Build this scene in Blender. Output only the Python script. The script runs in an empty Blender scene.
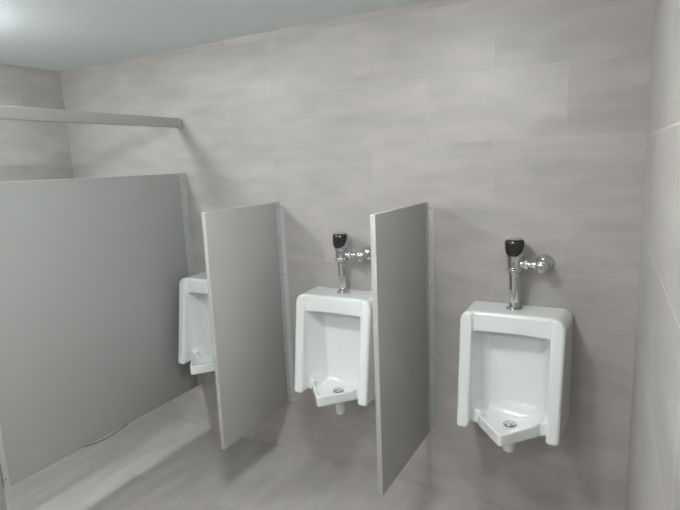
import bpy, bmesh, math
import numpy as np
from mathutils import Vector, Matrix

SC = bpy.context.scene
COL = SC.collection
PI = math.pi

# ------------------------------------------------------------------ helpers
def link(o, parent=None):
    COL.objects.link(o)
    if parent is not None:
        o.parent = parent
    return o

def mesh_obj(name, me, mat, parent=None):
    me.name = name
    if mat and not me.materials:
        me.materials.append(mat)
    return link(bpy.data.objects.new(name, me), parent)

def obj(name, bm, mat, parent=None, smooth=None):
    bmesh.ops.recalc_face_normals(bm, faces=bm.faces[:])
    me = bpy.data.meshes.new(name)
    bm.to_mesh(me); bm.free()
    if smooth is not None:
        me.polygons.foreach_set('use_smooth', [True] * len(me.polygons))
        me.set_sharp_from_angle(angle=math.radians(smooth))
    return mesh_obj(name, me, mat, parent)

def add_box(bm, lo, hi, bevel=0.0, seg=2):
    lo, hi = Vector(lo), Vector(hi)
    r = bmesh.ops.create_cube(bm, size=1.0)
    vs = r['verts']
    c, s = (lo + hi) / 2, hi - lo
    for v in vs:
        v.co = Vector((v.co.x * s.x, v.co.y * s.y, v.co.z * s.z)) + c
    if bevel > 0:
        es = list({e for v in vs for e in v.link_edges})
        bmesh.ops.bevel(bm, geom=es, offset=bevel, segments=seg, affect='EDGES', profile=0.5)

def box(lo, hi, bevel=0.0, seg=2):
    bm = bmesh.new(); add_box(bm, lo, hi, bevel, seg); return bm

def add_lathe(bm, prof, base=(0, 0, 0), axis='Z', n=32):
    """revolve [(radius, height)] about an axis through base"""
    base = Vector(base)
    def P(r, h, a):
        c, s = r * math.cos(a), r * math.sin(a)
        if axis == 'Z': return base + Vector((c, s, h))
        if axis == 'Y': return base + Vector((c, h, s))
        return base + Vector((h, c, s))
    rings = []
    for r, h in prof:
        if r < 1e-6:
            rings.append([bm.verts.new(P(0, h, 0))])
        else:
            rings.append([bm.verts.new(P(r, h, 2 * PI * k / n)) for k in range(n)])
    for A, B in zip(rings, rings[1:]):
        if len(A) == 1 and len(B) == 1: continue
        for k in range(n):
            j = (k + 1) % n
            if len(A) == 1: bm.faces.new((A[0], B[k], B[j]))
            elif len(B) == 1: bm.faces.new((A[k], A[j], B[0]))
            else: bm.faces.new((A[k], A[j], B[j], B[k]))
    if len(rings[0]) > 1: bm.faces.new(rings[0])
    if len(rings[-1]) > 1: bm.faces.new(rings[-1])

def rounded(prof, r=0.002):
    """chamfer the corners of a lathe profile a little"""
    out = [prof[0]]
    for a, b, c in zip(prof, prof[1:], prof[2:]):
        A, B, C_ = Vector(a), Vector(b), Vector(c)
        d1, d2 = A - B, C_ - B
        if d1.length < 1e-6 or d2.length < 1e-6:
            out.append(b); continue
        q1, q2 = B + d1.normalized() * min(r, d1.length * .45), B + d2.normalized() * min(r, d2.length * .45)
        m = (q1 + q2) * .25 + B * .5
        out += [tuple(q1), tuple(m), tuple(q2)]
    out.append(prof[-1])
    return out

def lathe(prof, base=(0, 0, 0), axis='Z', n=32, r=0.002):
    bm = bmesh.new(); add_lathe(bm, rounded(prof, r), base, axis, n); return bm

def thing(name, label, cat, loc=(0, 0, 0), group=None):
    o = bpy.data.objects.new(name, None)
    o.empty_display_size = 0.1
    link(o)
    o.location = loc
    o['label'] = label; o['category'] = cat
    if group: o['group'] = group
    return o

def copy_tree(root, loc, label):
    def cp(o, parent):
        c = o.copy(); COL.objects.link(c)
        if parent is not None: c.parent = parent
        for ch in [x for x in SC.objects if x.parent == o]:
            cp(ch, c)
        return c
    r = cp(root, None)
    r.location = loc; r['label'] = label
    return r

# ------------------------------------------------------------------ materials
def new_mat(name):
    m = bpy.data.materials.new(name); m.use_nodes = True
    nt = m.node_tree
    return m, nt, nt.nodes['Principled BSDF']

def setp(b, **k):
    for key, v in k.items():
        b.inputs[key.replace('_', ' ')].default_value = v

def N(nt, typ, **k):
    n = nt.nodes.new(typ)
    for a, v in k.items(): setattr(n, a, v)
    return n

def math_node(nt, op, a, b=None):
    n = N(nt, 'ShaderNodeMath', operation=op)
    for i, v in enumerate((a, b)):
        if v is None: continue
        if isinstance(v, (int, float)): n.inputs[i].default_value = v
        else: nt.links.new(v, n.inputs[i])
    return n.outputs[0]

def tile_mat(name, ua, va, ushift, vshift, dark, light, grout, rough, gfac=.35, w=.61, h=.305, mortar=.0022, spec=.5):
    """large format porcelain tile, running bond, with cloudy horizontal veining"""
    m, nt, b = new_mat(name)
    tc = N(nt, 'ShaderNodeTexCoord')
    sp = N(nt, 'ShaderNodeSeparateXYZ'); nt.links.new(tc.outputs['Object'], sp.inputs[0])
    u = math_node(nt, 'ADD', sp.outputs[ua], ushift)
    v = math_node(nt, 'ADD', sp.outputs[va], vshift)
    cb = N(nt, 'ShaderNodeCombineXYZ')
    nt.links.new(u, cb.inputs[0]); nt.links.new(v, cb.inputs[1])
    br = N(nt, 'ShaderNodeTexBrick'); br.offset = .5; br.offset_frequency = 2; br.squash = 1
    nt.links.new(cb.outputs[0], br.inputs['Vector'])
    for k, val in (('Scale', 1), ('Mortar Size', mortar), ('Mortar Smooth', .3), ('Bias', 0), ('Brick Width', w), ('Row Height', h)):
        br.inputs[k].default_value = val
    br.inputs['Color1'].default_value = (0, 0, 0, 1); br.inputs['Color2'].default_value = (1, 1, 1, 1)
    br.inputs['Mortar'].default_value = (.5, .5, .5, 1)
    tid = N(nt, 'ShaderNodeSeparateColor'); nt.links.new(br.outputs['Color'], tid.inputs[0])
    # veins: noise stretched along the tile, its slice chosen per tile
    st = N(nt, 'ShaderNodeMapping'); st.inputs['Scale'].default_value = (1.5, 5.0, 1)
    nt.links.new(cb.outputs[0], st.inputs['Vector'])
    n1 = N(nt, 'ShaderNodeTexNoise', noise_dimensions='4D')
    n1.inputs['Scale'].default_value = 1.3; n1.inputs['Detail'].default_value = 5; n1.inputs['Roughness'].default_value = .55
    nt.links.new(st.outputs[0], n1.inputs['Vector'])
    nt.links.new(math_node(nt, 'MULTIPLY', tid.outputs[0], 9.0), n1.inputs['W'])
    n2 = N(nt, 'ShaderNodeTexNoise'); n2.inputs['Scale'].default_value = 2.6; n2.inputs['Detail'].default_value = 6
    nt.links.new(st.outputs[0], n2.inputs['Vector'])
    f = math_node(nt, 'ADD', math_node(nt, 'MULTIPLY', n1.outputs[0], .55), math_node(nt, 'MULTIPLY', n2.outputs[0], .42))
    f = math_node(nt, 'ADD', f, math_node(nt, 'MULTIPLY', tid.outputs[0], .05))
    rp = N(nt, 'ShaderNodeValToRGB')
    rp.color_ramp.elements[0].position = .36; rp.color_ramp.elements[0].color = (*dark, 1)
    rp.color_ramp.elements[1].position = .66; rp.color_ramp.elements[1].color = (*light, 1)
    nt.links.new(f, rp.inputs[0])
    mx = N(nt, 'ShaderNodeMix', data_type='RGBA')
    nt.links.new(math_node(nt, 'MULTIPLY', br.outputs['Fac'], gfac), mx.inputs[0]); nt.links.new(rp.outputs[0], mx.inputs[6])
    mx.inputs[7].default_value = (*grout, 1)
    nt.links.new(mx.outputs[2], b.inputs['Base Color'])
    rr = math_node(nt, 'ADD', math_node(nt, 'MULTIPLY', n2.outputs[0], .12), rough - .06)
    nt.links.new(math_node(nt, 'ADD', rr, math_node(nt, 'MULTIPLY', br.outputs['Fac'], .3)), b.inputs['Roughness'])
    bp = N(nt, 'ShaderNodeBump'); bp.inputs['Strength'].default_value = .12; bp.inputs['Distance'].default_value = .002
    hgt = math_node(nt, 'SUBTRACT', math_node(nt, 'MULTIPLY', n1.outputs[0], .4), br.outputs['Fac'])
    nt.links.new(hgt, bp.inputs['Height']); nt.links.new(bp.outputs[0], b.inputs['Normal'])
    setp(b, Specular_IOR_Level=spec)
    return m

def plain_mat(name, col, rough, metal=0.0, noise=0.04, nscale=30, bump=0.0, spec=.5, coat=0.0):
    m, nt, b = new_mat(name)
    tc = N(nt, 'ShaderNodeTexCoord')
    n = N(nt, 'ShaderNodeTexNoise'); n.inputs['Scale'].default_value = nscale; n.inputs['Detail'].default_value = 3
    nt.links.new(tc.outputs['Object'], n.inputs['Vector'])
    rp = N(nt, 'ShaderNodeValToRGB')
    rp.color_ramp.elements[0].color = (*[c * (1 - noise) for c in col], 1)
    rp.color_ramp.elements[1].color = (*[min(1, c * (1 + noise)) for c in col], 1)
    nt.links.new(n.outputs[0], rp.inputs[0]); nt.links.new(rp.outputs[0], b.inputs['Base Color'])
    if bump:
        bp = N(nt, 'ShaderNodeBump'); bp.inputs['Strength'].default_value = bump; bp.inputs['Distance'].default_value = .001
        nt.links.new(n.outputs[0], bp.inputs['Height']); nt.links.new(bp.outputs[0], b.inputs['Normal'])
    setp(b, Roughness=rough, Metallic=metal, Specular_IOR_Level=spec, Coat_Weight=coat, Coat_Roughness=.05)
    return m

WD, WL, WG = (.352, .333, .317), (.472, .451, .430), (.50, .485, .465)
M_back = tile_mat('wall_tile_back', 0, 2, .565, 0, WD, WL, WG, .42)
M_right = tile_mat('wall_tile_right', 1, 2, .20, .11, WD, WL, (.70, .69, .67), .34, gfac=.85, h=.385, mortar=.003)
M_left = tile_mat('wall_tile_left', 1, 2, .31, 0, WD, WL, WG, .45)
M_floor = tile_mat('floor_tile', 1, 0, .30, .17, (.35, .332, .310), (.46, .44, .412), (.42, .40, .38), .36, mortar=.002)
M_ceil = plain_mat('ceiling_paint', (.81, .86, .88), .9, noise=.015, nscale=6, spec=.2)
M_panel = plain_mat('partition_laminate_grey', (.40, .412, .402), .42, noise=.03, nscale=160, bump=.04)
M_screen = plain_mat('screen_laminate_grey', (.43, .43, .422), .42, noise=.03, nscale=160, bump=.04)
M_strip = plain_mat('edge_strip_dark', (.05, .05, .05), .5)
M_alu = plain_mat('brushed_aluminium', (.52, .54, .54), .42, metal=.15, noise=.05, nscale=60)
M_screw = plain_mat('screw_steel', (.30, .30, .30), .3, metal=.9)
M_rail = plain_mat('rail_aluminium', (.43, .44, .435), .45, metal=.1, noise=.04, nscale=50)
M_china = plain_mat('vitreous_china', (.81, .84, .84), .08, noise=.006, nscale=8, coat=.6)
M_chrome = plain_mat('chrome', (.66, .67, .68), .09, metal=1.0, noise=.01)
M_black = plain_mat('black_gloss_plastic', (.012, .013, .014), .14, noise=.05, coat=.5)
M_lens = plain_mat('sensor_lens', (.03, .012, .012), .05)
M_hole = plain_mat('drain_dark', (.03, .03, .03), .5)
M_white = plain_mat('white_enamel', (.8, .8, .79), .4)

def glow_mat(name, col, strength):
    m, nt, b = new_mat(name)
    setp(b, Roughness=.3, Emission_Strength=strength)
    b.inputs['Base Color'].default_value = (.9, .9, .88, 1)
    b.inputs['Emission Color'].default_value = (*col, 1)
    return m
M_glow_stall = glow_mat('lamp_glass_stall', (.93, .99, 1.0), 22)
M_glow_room = glow_mat('lamp_glass_room', (.985, 1.0, .985), 25)
M_glow_fill = glow_mat('lamp_glass_fill', (.985, 1.0, .985), 24)  # glow of the two unseen fill lamps behind the viewer

# ------------------------------------------------------------------ camera (solved from the photograph's vanishing points)
CF, CLOC, PAN, TILT, ROLL = 526.4158, Vector((0, -2.4762, 1.7595)), -.5098, -.1732, -.0408
fw = Vector((math.sin(PAN) * math.cos(TILT), math.cos(PAN) * math.cos(TILT), math.sin(TILT)))
rt = Vector((math.cos(PAN), -math.sin(PAN), 0)); up = rt.cross(fw)
rt2 = rt * math.cos(ROLL) + up * math.sin(ROLL); up2 = -rt * math.sin(ROLL) + up * math.cos(ROLL)
cam = bpy.data.cameras.new('camera'); cam.sensor_fit = 'HORIZONTAL'; cam.sensor_width = 36
cam.lens = CF / 680 * 36; cam.clip_start = .01
co = link(bpy.data.objects.new('camera', cam))
co.matrix_world = Matrix(((rt2.x, up2.x, -fw.x, CLOC.x), (rt2.y, up2.y, -fw.y, CLOC.y), (rt2.z, up2.z, -fw.z, CLOC.z), (0, 0, 0, 1)))
SC.camera = co

# ------------------------------------------------------------------ room shell
XL, YF, ZC = -3.596, -4.40, 2.476
XR0, XR1 = .041, .199          # the right wall runs very slightly out of square
T = .1
def struct(name, bm, m):
    o = obj(name, bm, m); o['kind'] = 'structure'; return o
def slab(pts, z0, z1):
    bm = bmesh.new()
    a = [bm.verts.new((x, y, z0)) for x, y in pts]; b = [bm.verts.new((x, y, z1)) for x, y in pts]
    n = len(pts); bm.faces.new(a); bm.faces.new(b)
    for i in range(n): bm.faces.new((a[i], a[(i + 1) % n], b[(i + 1) % n], b[i]))
    return bm
foot = [(XL, 0), (XL, YF), (XR1, YF), (XR0, 0)]
struct('floor', slab([(XL - T, T), (XL - T, YF - T), (XR1 + T, YF - T), (XR0 + T, T)], -T, 0), M_floor)
struct('ceiling', slab([(XL - T, T), (XL - T, YF - T), (XR1 + T, YF - T), (XR0 + T, T)], ZC, ZC + T), M_ceil)
struct('wall_back', slab([(XL - T, 0), (XR0 + T, 0), (XR0 + T, T), (XL - T, T)], 0, ZC), M_back)
struct('wall_left', slab([(XL - T, 0), (XL, 0), (XL, YF), (XL - T, YF)], 0, ZC), M_left)
struct('wall_right', slab([(XR0, 0), (XR0 + T, 0), (XR1 + T, YF), (XR1, YF)], 0, ZC), M_right)
struct('wall_front', slab([(XL - T, YF), (XR1 + T, YF), (XR1 + T, YF - T), (XL - T, YF - T)], 0, ZC), M_left)

# ------------------------------------------------------------------ ceiling lamps
def lamp(x, y, label, glow):
    t = thing('ceiling_light', label, 'ceiling light', (x, y, ZC), 'ceiling lights')
    obj('base', lathe([(0, 0), (.150, 0), (.150, -.030), (0, -.030)], n=48), M_white, t, 40)
    obj('diffuser', lathe([(0, -.030), (.140, -.030), (.158, -.055), (.145, -.085), (.10, -.108), (.05, -.117), (0, -.119)], n=48), glow, t, 60)
    return t
lamp(-2.75, -1.35, 'round white dome ceiling light above the toilet stall, just outside the frame', M_glow_stall)
lamp(-2.75, -3.2, 'round white dome ceiling light added for fill behind the viewer, on the stall side', M_glow_fill)  # this and the next lamp are added to fill the screen edges and panel
lamp(-.93, -3.2, 'round white dome ceiling light added for fill behind the viewer, nearer the right wall', M_glow_fill)
lamp(-.93, -1.47, 'round white dome ceiling light in front of the urinals, overhead and out of frame', M_glow_room)

# ------------------------------------------------------------------ urinals: one china surface meshed from a distance field
def rint(r, *d):
    a = [x + r for x in d]
    s = 0
    mx = a[0]
    for x in a:
        s = s + np.maximum(x, 0) ** 2; mx = np.maximum(mx, x)
    return np.sqrt(s) + np.minimum(mx, 0) - r
def smin(a, b, k):
    h = np.clip(.5 + .5 * (b - a) / k, 0, 1)
    return b * (1 - h) + a * h - k * h * (1 - h)
def smax(a, b, k): return -smin(-a, -b, k)

ZT, ZB = 1.077, .549
DRAIN = (0.0, .172)
def zfloor(x, u):
    r = np.sqrt(x * x + (u - DRAIN[1]) ** 2 + 1e-6)
    return .556 + .20 * np.maximum(r - .03, 0) + .8 * np.maximum(np.abs(x) - .112, 0)
RIM, LX, LU, LT, BK = .609, .127, .235, .396, .092      # rim height; corner and point of the lip
def china(x, u, z):
    ax = np.sqrt(x * x + 1e-8)
    wf = .203 + .078 * (ZT - z) / (ZT - ZB)                      # front of the side wings
    hw = .235 - .060 * u                                         # half width, tapering outward
    body = rint(.014, ax - hw, u - wf, z - ZT, ZB - z)
    body = smax(body, .78 * (ax - hw) + .62 * (z - ZT) + .018, .012)   # softer shoulders
    # hood and basin front stand back between the wings
    front = .192 + .028 * (ZT - z)
    body = smax(body, -rint(.008, ax - .165, front - u), .018)
    # pointed lip
    nx, nu = LT - LU, LX
    L = math.hypot(nx, nu); nx, nu = nx / L, nu / L
    vee = nx * np.sqrt(ax * ax + .010 ** 2) + nu * (u - LT)
    lip = rint(.008, vee, ax - LX, z - RIM, ZB + .003 - z, .10 - u)
    body = smin(body, lip, .012)
    # belly under the basin
    ell = (np.sqrt((x / .15) ** 2 + ((u - .12) / .13) ** 2 + ((z - .56) / .06) ** 2 + 1e-9) - 1) * .06
    body = smin(body, ell, .03)
    # back recess and basin
    ci = .126 + .038 * np.clip((u - BK) / (.195 - BK), -.5, 1.0)
    hood = .984 + .006 * (1 - (x / .18) ** 2) + .10 * np.maximum(.165 - u, 0)
    vin = nx * np.sqrt(ax * ax + .012 ** 2) + nu * (u - (LT - .012))
    basin = smin(rint(.02, ax - ci, u - .190), rint(.006, ax - (LX - .009), vin), .010)
    cav = rint(.026, basin, BK - u, zfloor(x, u) - z)
    cav_front = rint(.026, ax - ci, BK - u, RIM - z)
    cut = smax(smin(cav, cav_front, .008), z - hood, .010)
    body = smax(body, -cut, .006)
    return np.maximum(body, .002 - u)                            # flat back

def surface_nets(fn, lo, hi, h):
    ax = [np.arange(lo[i], hi[i] + h, h) for i in range(3)]
    X, Y, Z = np.meshgrid(*ax, indexing='ij')
    F = fn(X, Y, Z)
    S = F < 0
    n = np.array(F.shape) - 1
    cnt = np.zeros(n); acc = np.zeros((*n, 3))
    I = np.stack(np.meshgrid(*[np.arange(k) for k in n], indexing='ij'), -1).astype(float)
    corners = [(i, j, k) for i in (0, 1) for j in (0, 1) for k in (0, 1)]
    def sl(A, c): return A[c[0]:c[0] + n[0], c[1]:c[1] + n[1], c[2]:c[2] + n[2]]
    for a in corners:
        for d in range(3):
            if a[d]: continue
            b = list(a); b[d] = 1
            fa, fb = sl(F, a), sl(F, b)
            m = (fa < 0) != (fb < 0)
            t = np.where(m, fa / np.where(m, fa - fb, 1), 0)
            for q in range(3):
                acc[..., q] += np.where(m, a[q] + (t if q == d else 0), 0)
            cnt += m
    act = cnt > 0
    idx = -np.ones(n, int); idx[act] = np.arange(act.sum())
    P = (I[act] + acc[act] / cnt[act][:, None]) * h + np.array([a[0] for a in ax])
    quads = []
    for d in range(3):
        e = [slice(None)] * 3; e2 = [slice(None)] * 3
        e[d] = slice(0, -1); e2[d] = slice(1, None)
        m = S[tuple(e)] != S[tuple(e2)]
        flip = S[tuple(e)]
        p, q = [(1, 2), (2, 0), (0, 1)][d]
        w = np.argwhere(m)
        ok = (w[:, p] > 0) & (w[:, q] > 0) & (w[:, p] < n[p]) & (w[:, q] < n[q])
        w = w[ok]
        def at(dp, dq):
            v = w.copy(); v[:, p] -= dp; v[:, q] -= dq
            return idx[v[:, 0], v[:, 1], v[:, 2]]
        Q = np.stack([at(1, 1), at(0, 1), at(0, 0), at(1, 0)], 1)
        fl = flip[w[:, 0], w[:, 1], w[:, 2]]
        Q[~fl] = Q[~fl][:, ::-1]
        quads.append(Q)
    Q = np.concatenate(quads)
    for _ in range(3):                                           # settle vertices on the surface
        e = h * .25
        f0 = fn(P[:, 0], P[:, 1], P[:, 2])
        g = np.stack([(fn(*(P + np.eye(3)[i] * e).T) - fn(*(P - np.eye(3)[i] * e).T)) / (2 * e) for i in range(3)], 1)
        g2 = (g * g).sum(1) + 1e-6
        step = -(f0 / g2)[:, None] * g
        P = P + np.clip(step, -h * .5, h * .5)
    return P, Q

P, Q = surface_nets(china, (-.26, -.012, .46), (.26, .44, 1.115), .0048)
china_me = bpy.data.meshes.new('bowl')
china_me.from_pydata([(p[0], -p[1], p[2]) for p in P.tolist()], [], [q[::-1] for q in Q.tolist()])
china_me.update()
china_me.polygons.foreach_set('use_smooth', [True] * len(china_me.polygons))

UR = [-.438, -1.332, -2.190]
VX = [-.445, -1.326, -2.195]
u_root = thing('urinal', 'white china urinal on the right, nearest the right tiled wall', 'urinal', (UR[0], 0, 0), 'wall hung urinals')
mesh_obj('bowl', china_me, M_china, u_root)
du = DRAIN[1]
dr = obj('drain_strainer', lathe([(0, .5574), (.0265, .5574), (.0265, .561), (.022, .5645), (.012, .567), (0, .5675)], (0, -du, 0), n=36), M_chrome, u_root, 50)
obj('drain_seat', lathe([(0, .5480), (.0295, .5480), (.0295, .5570), (0, .5572)], (0, -du, 0), n=36), M_hole, dr, 50)
bm = bmesh.new()
for k in range(6):
    a = k * PI / 3
    add_lathe(bm, [(0, .561), (.0028, .561), (.0028, .5668), (0, .5668)], (.0150 * math.cos(a), -du + .0135 * math.sin(a), 0), n=10)
obj('strainer_hole', bm, M_hole, dr)
obj('waste_outlet', lathe([(0, .402), (.018, .404), (.026, .414), (.028, .43), (.029, .47), (.036, .53), (0, .53)], (-.010, -.140, 0), n=28), M_china, u_root, 60)

# ------------------------------------------------------------------ flush valves
def make_valve(x, label):
    t = thing('flush_valve', label, 'flush valve', (x, 0, ZT), 'sensor flush valves')
    u = -.085
    Z = lambda p: [(r, z - ZT) for r, z in p]
    b0 = (0, u, 0)
    obj('spud_flange', lathe(Z([(0, ZT + .0005), (.035, ZT + .0005), (.034, ZT + .006), (.022, ZT + .012), (.022, ZT + .026), (.017, ZT + .030), (0, ZT + .030)]), b0, n=36, r=.0015), M_chrome, t, 40)
    obj('flush_tube', lathe(Z([(0, 1.105), (.0170, 1.105), (.0170, 1.160), (.0225, 1.165), (.0240, 1.230), (.0265, 1.236), (.0265, 1.252), (0, 1.252)]), b0, n=32, r=.0015), M_chrome, t, 40)
    obj('coupling_nut', lathe(Z([(0, 1.250), (.029, 1.250), (.038, 1.256), (.038, 1.262), (.031, 1.267), (.029, 1.274), (0, 1.274)]), b0, n=32, r=.001), M_chrome, t, 40)
    bm = bmesh.new()
    add_lathe(bm, rounded(Z([(0, 1.270), (.031, 1.270), (.033, 1.280), (.033, 1.306), (.037, 1.314), (.0385, 1.330), (0, 1.330)])), b0, n=40)
    add_lathe(bm, rounded([(0, .020), (.020, .020), (.020, .046), (0, .046)]), (0, u, 1.284 - ZT), 'X', 28)    # side socket
    obj('valve_body', bm, M_chrome, t, 40)
    obj('tailpiece', lathe([(0, .040), (.0145, .040), (.0145, .085), (0, .085)], (0, u, 1.284 - ZT), 'X', 24), M_chrome, t, 40)
    obj('tailpiece_nut', lathe([(0, .044), (.021, .044), (.021, .056), (.016, .060), (0, .060)], (0, u, 1.284 - ZT), 'X', 6), M_chrome, t, 30)
    # control stop, in front of its wall flange
    sx = .116
    bm = bmesh.new()
    add_lathe(bm, rounded([(0, -.028), (.019, -.028), (.019, -.055), (.0255, -.060), (.0265, -.108), (.022, -.113), (0, -.113)]), (sx, 0, 1.280 - ZT), 'Y', 32)
    add_lathe(bm, rounded([(0, -.040), (.018, -.040), (.018, -.016), (0, -.016)]), (sx, u, 1.284 - ZT), 'X', 24)
    st = obj('control_stop', bm, M_chrome, t, 40)
    obj('stop_cap', lathe([(0, -.112), (.019, -.112), (.0175, -.122), (.008, -.125), (0, -.125)], (sx, 0, 1.280 - ZT), 'Y', 28), M_chrome, st, 40)
    obj('wall_flange', lathe([(0, -.0005), (.040, -.0005), (.0395, -.007), (.034, -.018), (.022, -.030), (0, -.031)], (sx, 0, 1.280 - ZT), 'Y', 40), M_chrome, t, 60)
    # sensor head: chrome housing, black face wrapped round its front
    hd = obj('sensor_housing', lathe(Z([(0, 1.318), (.0350, 1.318), (.0390, 1.330), (.0405, 1.372), (.0395, 1.388), (.031, 1.399), (.015, 1.404), (0, 1.405)]), b0, n=44, r=.003), M_chrome, t, 50)
    bm = bmesh.new()
    nph, nz = 37, 12
    A = math.radians(74)
    outer, inner = [], []
    for i in range(nph):
        ph = -A + 2 * A * i / (nph - 1)
        zl = 1.3235 + .052 * abs(ph / A) ** 2.6
        ro, ri = [], []
        for j in range(nz):
            s = j / (nz - 1)
            z = zl + (1.3955 - zl) * s
            rad = .0430 - .007 * max(0, (z - 1.378) / .0175) ** 2 - .0035 * max(0, (1.345 - z) / .022) ** 2
            rad += .004 * math.cos(ph * .5) ** 4
            for lst, rr in ((ro, rad), (ri, rad - .0065)):
                lst.append(bm.verts.new((rr * math.sin(ph), u - rr * math.cos(ph), z - ZT)))
        outer.append(ro); inner.append(ri)
    for i in range(nph - 1):
        for j in range(nz - 1):
            bm.faces.new((outer[i][j], outer[i + 1][j], outer[i + 1][j + 1], outer[i][j + 1]))
            bm.faces.new((inner[i][j], inner[i][j + 1], inner[i + 1][j + 1], inner[i + 1][j]))
        for j in (0, nz - 1):
            bm.faces.new((outer[i][j], outer[i + 1][j], inner[i + 1][j], inner[i][j]))
    for i in (0, nph - 1):
        for j in range(nz - 1):
            bm.faces.new((outer[i][j], outer[i][j + 1], inner[i][j + 1], inner[i][j]))
    fc = obj('sensor_face', bm, M_black, hd, 50)
    bm = bmesh.new()
    add_lathe(bm, rounded([(0, -.0440), (.008, -.0440), (.008, -.0462), (0, -.0465)], .001), (0, u, 1.372 - ZT), 'Y', 20)
    obj('sensor_lens', bm, M_lens, fc, 50)
    hd['label'] = 'chrome sensor housing'; fc['label'] = 'glossy black sensor face'
    obj('override_button', lathe([(0, 1.4030), (.009, 1.4030), (.008, 1.4062), (0, 1.4065)], (0, u, -ZT), n=24, r=.001), M_chrome, hd, 50)
    return t

v0 = make_valve(VX[0], 'chrome flush valve with black sensor face above the urinal beside the right wall')
copy_tree(v0, (VX[1], 0, ZT), 'chrome flush valve with black sensor face above the middle urinal, between the two grey screens')
copy_tree(v0, (VX[2], 0, ZT + .028), 'chrome flush valve above the left urinal, hidden behind the left grey screen')
copy_tree(u_root, (UR[1], 0, 0), 'white china urinal in the middle, between the two hanging grey screens')
copy_tree(u_root, (UR[2], 0, .028), 'white china urinal on the left, half hidden between stall panel and left screen')

# ------------------------------------------------------------------ urinal screens
SZ0, SZ1, SD, ST = .334, 1.553, .607, .024
def screw_bm(loc, axis, sgn=1):
    bm = bmesh.new()
    add_lathe(bm, rounded([(0, 0), (.0050, 0), (.0046, .0016 * sgn), (.0025, .0028 * sgn), (0, .003 * sgn)], .0006), loc, axis, 14)
    return bm
def make_screen(xr, label):
    xc = -ST / 2
    t = thing('urinal_screen', label, 'urinal screen', (xr, 0, SZ0), 'urinal screens')
    H = SZ1 - SZ0
    p = obj('panel', box((-ST, -SD, 0), (0, -.004, H), .0025), M_screen, t, 40)
    for s in (1, -1):
        bx = 0.0003 if s > 0 else -ST - .0003
        bm = bmesh.new()
        tk = .003 * s
        lo = lambda a, b: (min(a, b), max(a, b))
        x0, x1 = lo(bx, bx + tk)
        add_box(bm, (x0, -.034, .004), (x1, -.0005, H - .004), .0008, 1)
        x0, x1 = lo(bx, bx + .031 * s)
        add_box(bm, (x0, -.0035, .004), (x1, -.0005, H - .004), .0008, 1)
        br = obj('wall_bracket', bm, M_alu, t, 40)
        for f in (.025, .345, .665, .965):
            z = H * (1 - f)
            obj('screw', screw_bm((bx + .018 * s, -.0035, z), 'Y', -1), M_screw, br, 40)
            obj('screw', screw_bm((bx + tk, -.020, z), 'X', s), M_screw, br, 40)
    return t
s0 = make_screen(-.880, 'grey hanging privacy screen on the right, between the middle and right urinals')
copy_tree(s0, (-1.769, 0, SZ0), 'grey hanging privacy screen on the left, nearest the stall panel')

# ------------------------------------------------------------------ toilet stall front
XP, PT = -2.478, .025
PZ0, PZ1, PL = .331, 1.735, 1.30
t = thing('stall_partition', 'large grey toilet stall panel mounted to the back wall on the left', 'partition', (XP, 0, PZ0))
H = PZ1 - PZ0
obj('panel', box((-PT, -PL, 0), (0, -.004, H), .0025), M_panel, t, 40)
bm = bmesh.new()
add_box(bm, (.0003, -.055, 0), (.0033, -.0005, H + .002), .0008, 1)
add_box(bm, (-PT - .0033, -.055, 0), (-PT - .0003, -.0005, H + .002), .0008, 1)
br = obj('wall_bracket', bm, M_alu, t, 40)
for f in (.03, .36, .69, .97):
    obj('screw', screw_bm((.0033, -.030, H * (1 - f)), 'X'), M_screw, br, 40)
bm = bmesh.new()
add_box(bm, (.0003, -PL - .014, .0), (.0033, -PL + .012, H), .0008, 1)
add_box(bm, (-PT - .0033, -PL - .014, .0), (-PT - .0003, -PL + .012, H), .0008, 1)
br = obj('pilaster_bracket', bm, M_alu, t, 40)
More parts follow.
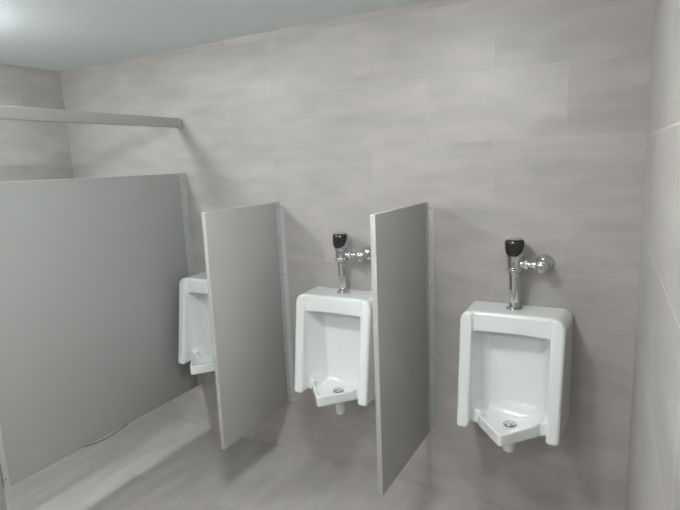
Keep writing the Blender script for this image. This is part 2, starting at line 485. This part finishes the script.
for f in (.03, .5, .965):
    obj('screw', screw_bm((.0033, -PL - .004, H * (1 - f)), 'X'), M_screw, br, 40)
# strip of edging that has come loose and bows below the bottom edge
bm = bmesh.new()
rings = []
for i in range(25):
    s = i / 24
    y = -.90 + .28 * s
    z = -.001 - .015 * math.sin(PI * s) ** 1.2
    rings.append([bm.verts.new(v) for v in ((-.004, y, z), (.0012, y, z), (.0012, y, z - .0022), (-.004, y, z - .0022))])
for A_, B_ in zip(rings, rings[1:]):
    for k in range(4): bm.faces.new((A_[k], A_[(k + 1) % 4], B_[(k + 1) % 4], B_[k]))
bm.faces.new(rings[0]); bm.faces.new(rings[-1])
et = obj('edge_strip', bm, M_strip, t); et['label'] = 'dark edging strip bowing loose under the panel'

t = thing('stall_pilaster', 'grey stall post at the far left edge, holding the stall panel', 'partition post', (XP, -PL - .015, 0))
obj('post', box((-.031, -.20, .10), (.0, -.0005, 2.012), .0025), M_panel, t, 40)
obj('shoe', box((-.036, -.205, .0005), (.005, .0, .10), .003), M_alu, t, 40)

t = thing('head_rail', 'grey metal head rail running above the stall panel to the back wall', 'rail', (XP, 0, 2.013))
obj('rail', box((-.030, -1.60, .0), (.006, -.006, .058), .004), M_rail, t, 40)
bm = bmesh.new()
add_box(bm, (.0065, -.022, .004), (.0095, -.0005, .054), .0008, 1)
add_box(bm, (-.034, -.022, .004), (-.031, -.0005, .054), .0008, 1)
add_box(bm, (-.034, -.0045, .004), (.0095, -.0005, .054), .0008, 1)
br = obj('wall_bracket', bm, M_alu, t, 40)
obj('screw', screw_bm((.0095, -.013, .030), 'X'), M_screw, br, 40)

# ------------------------------------------------------------------ world and view
w = bpy.data.worlds.new('world'); SC.world = w; w.use_nodes = True
w.node_tree.nodes['Background'].inputs[0].default_value = (.5, .52, .54, 1)
w.node_tree.nodes['Background'].inputs[1].default_value = .02
vs = SC.view_settings
vs.view_transform = 'Standard'; vs.look = 'None'; vs.gamma = 1; vs.use_curve_mapping = False
vs.exposure = 1.63
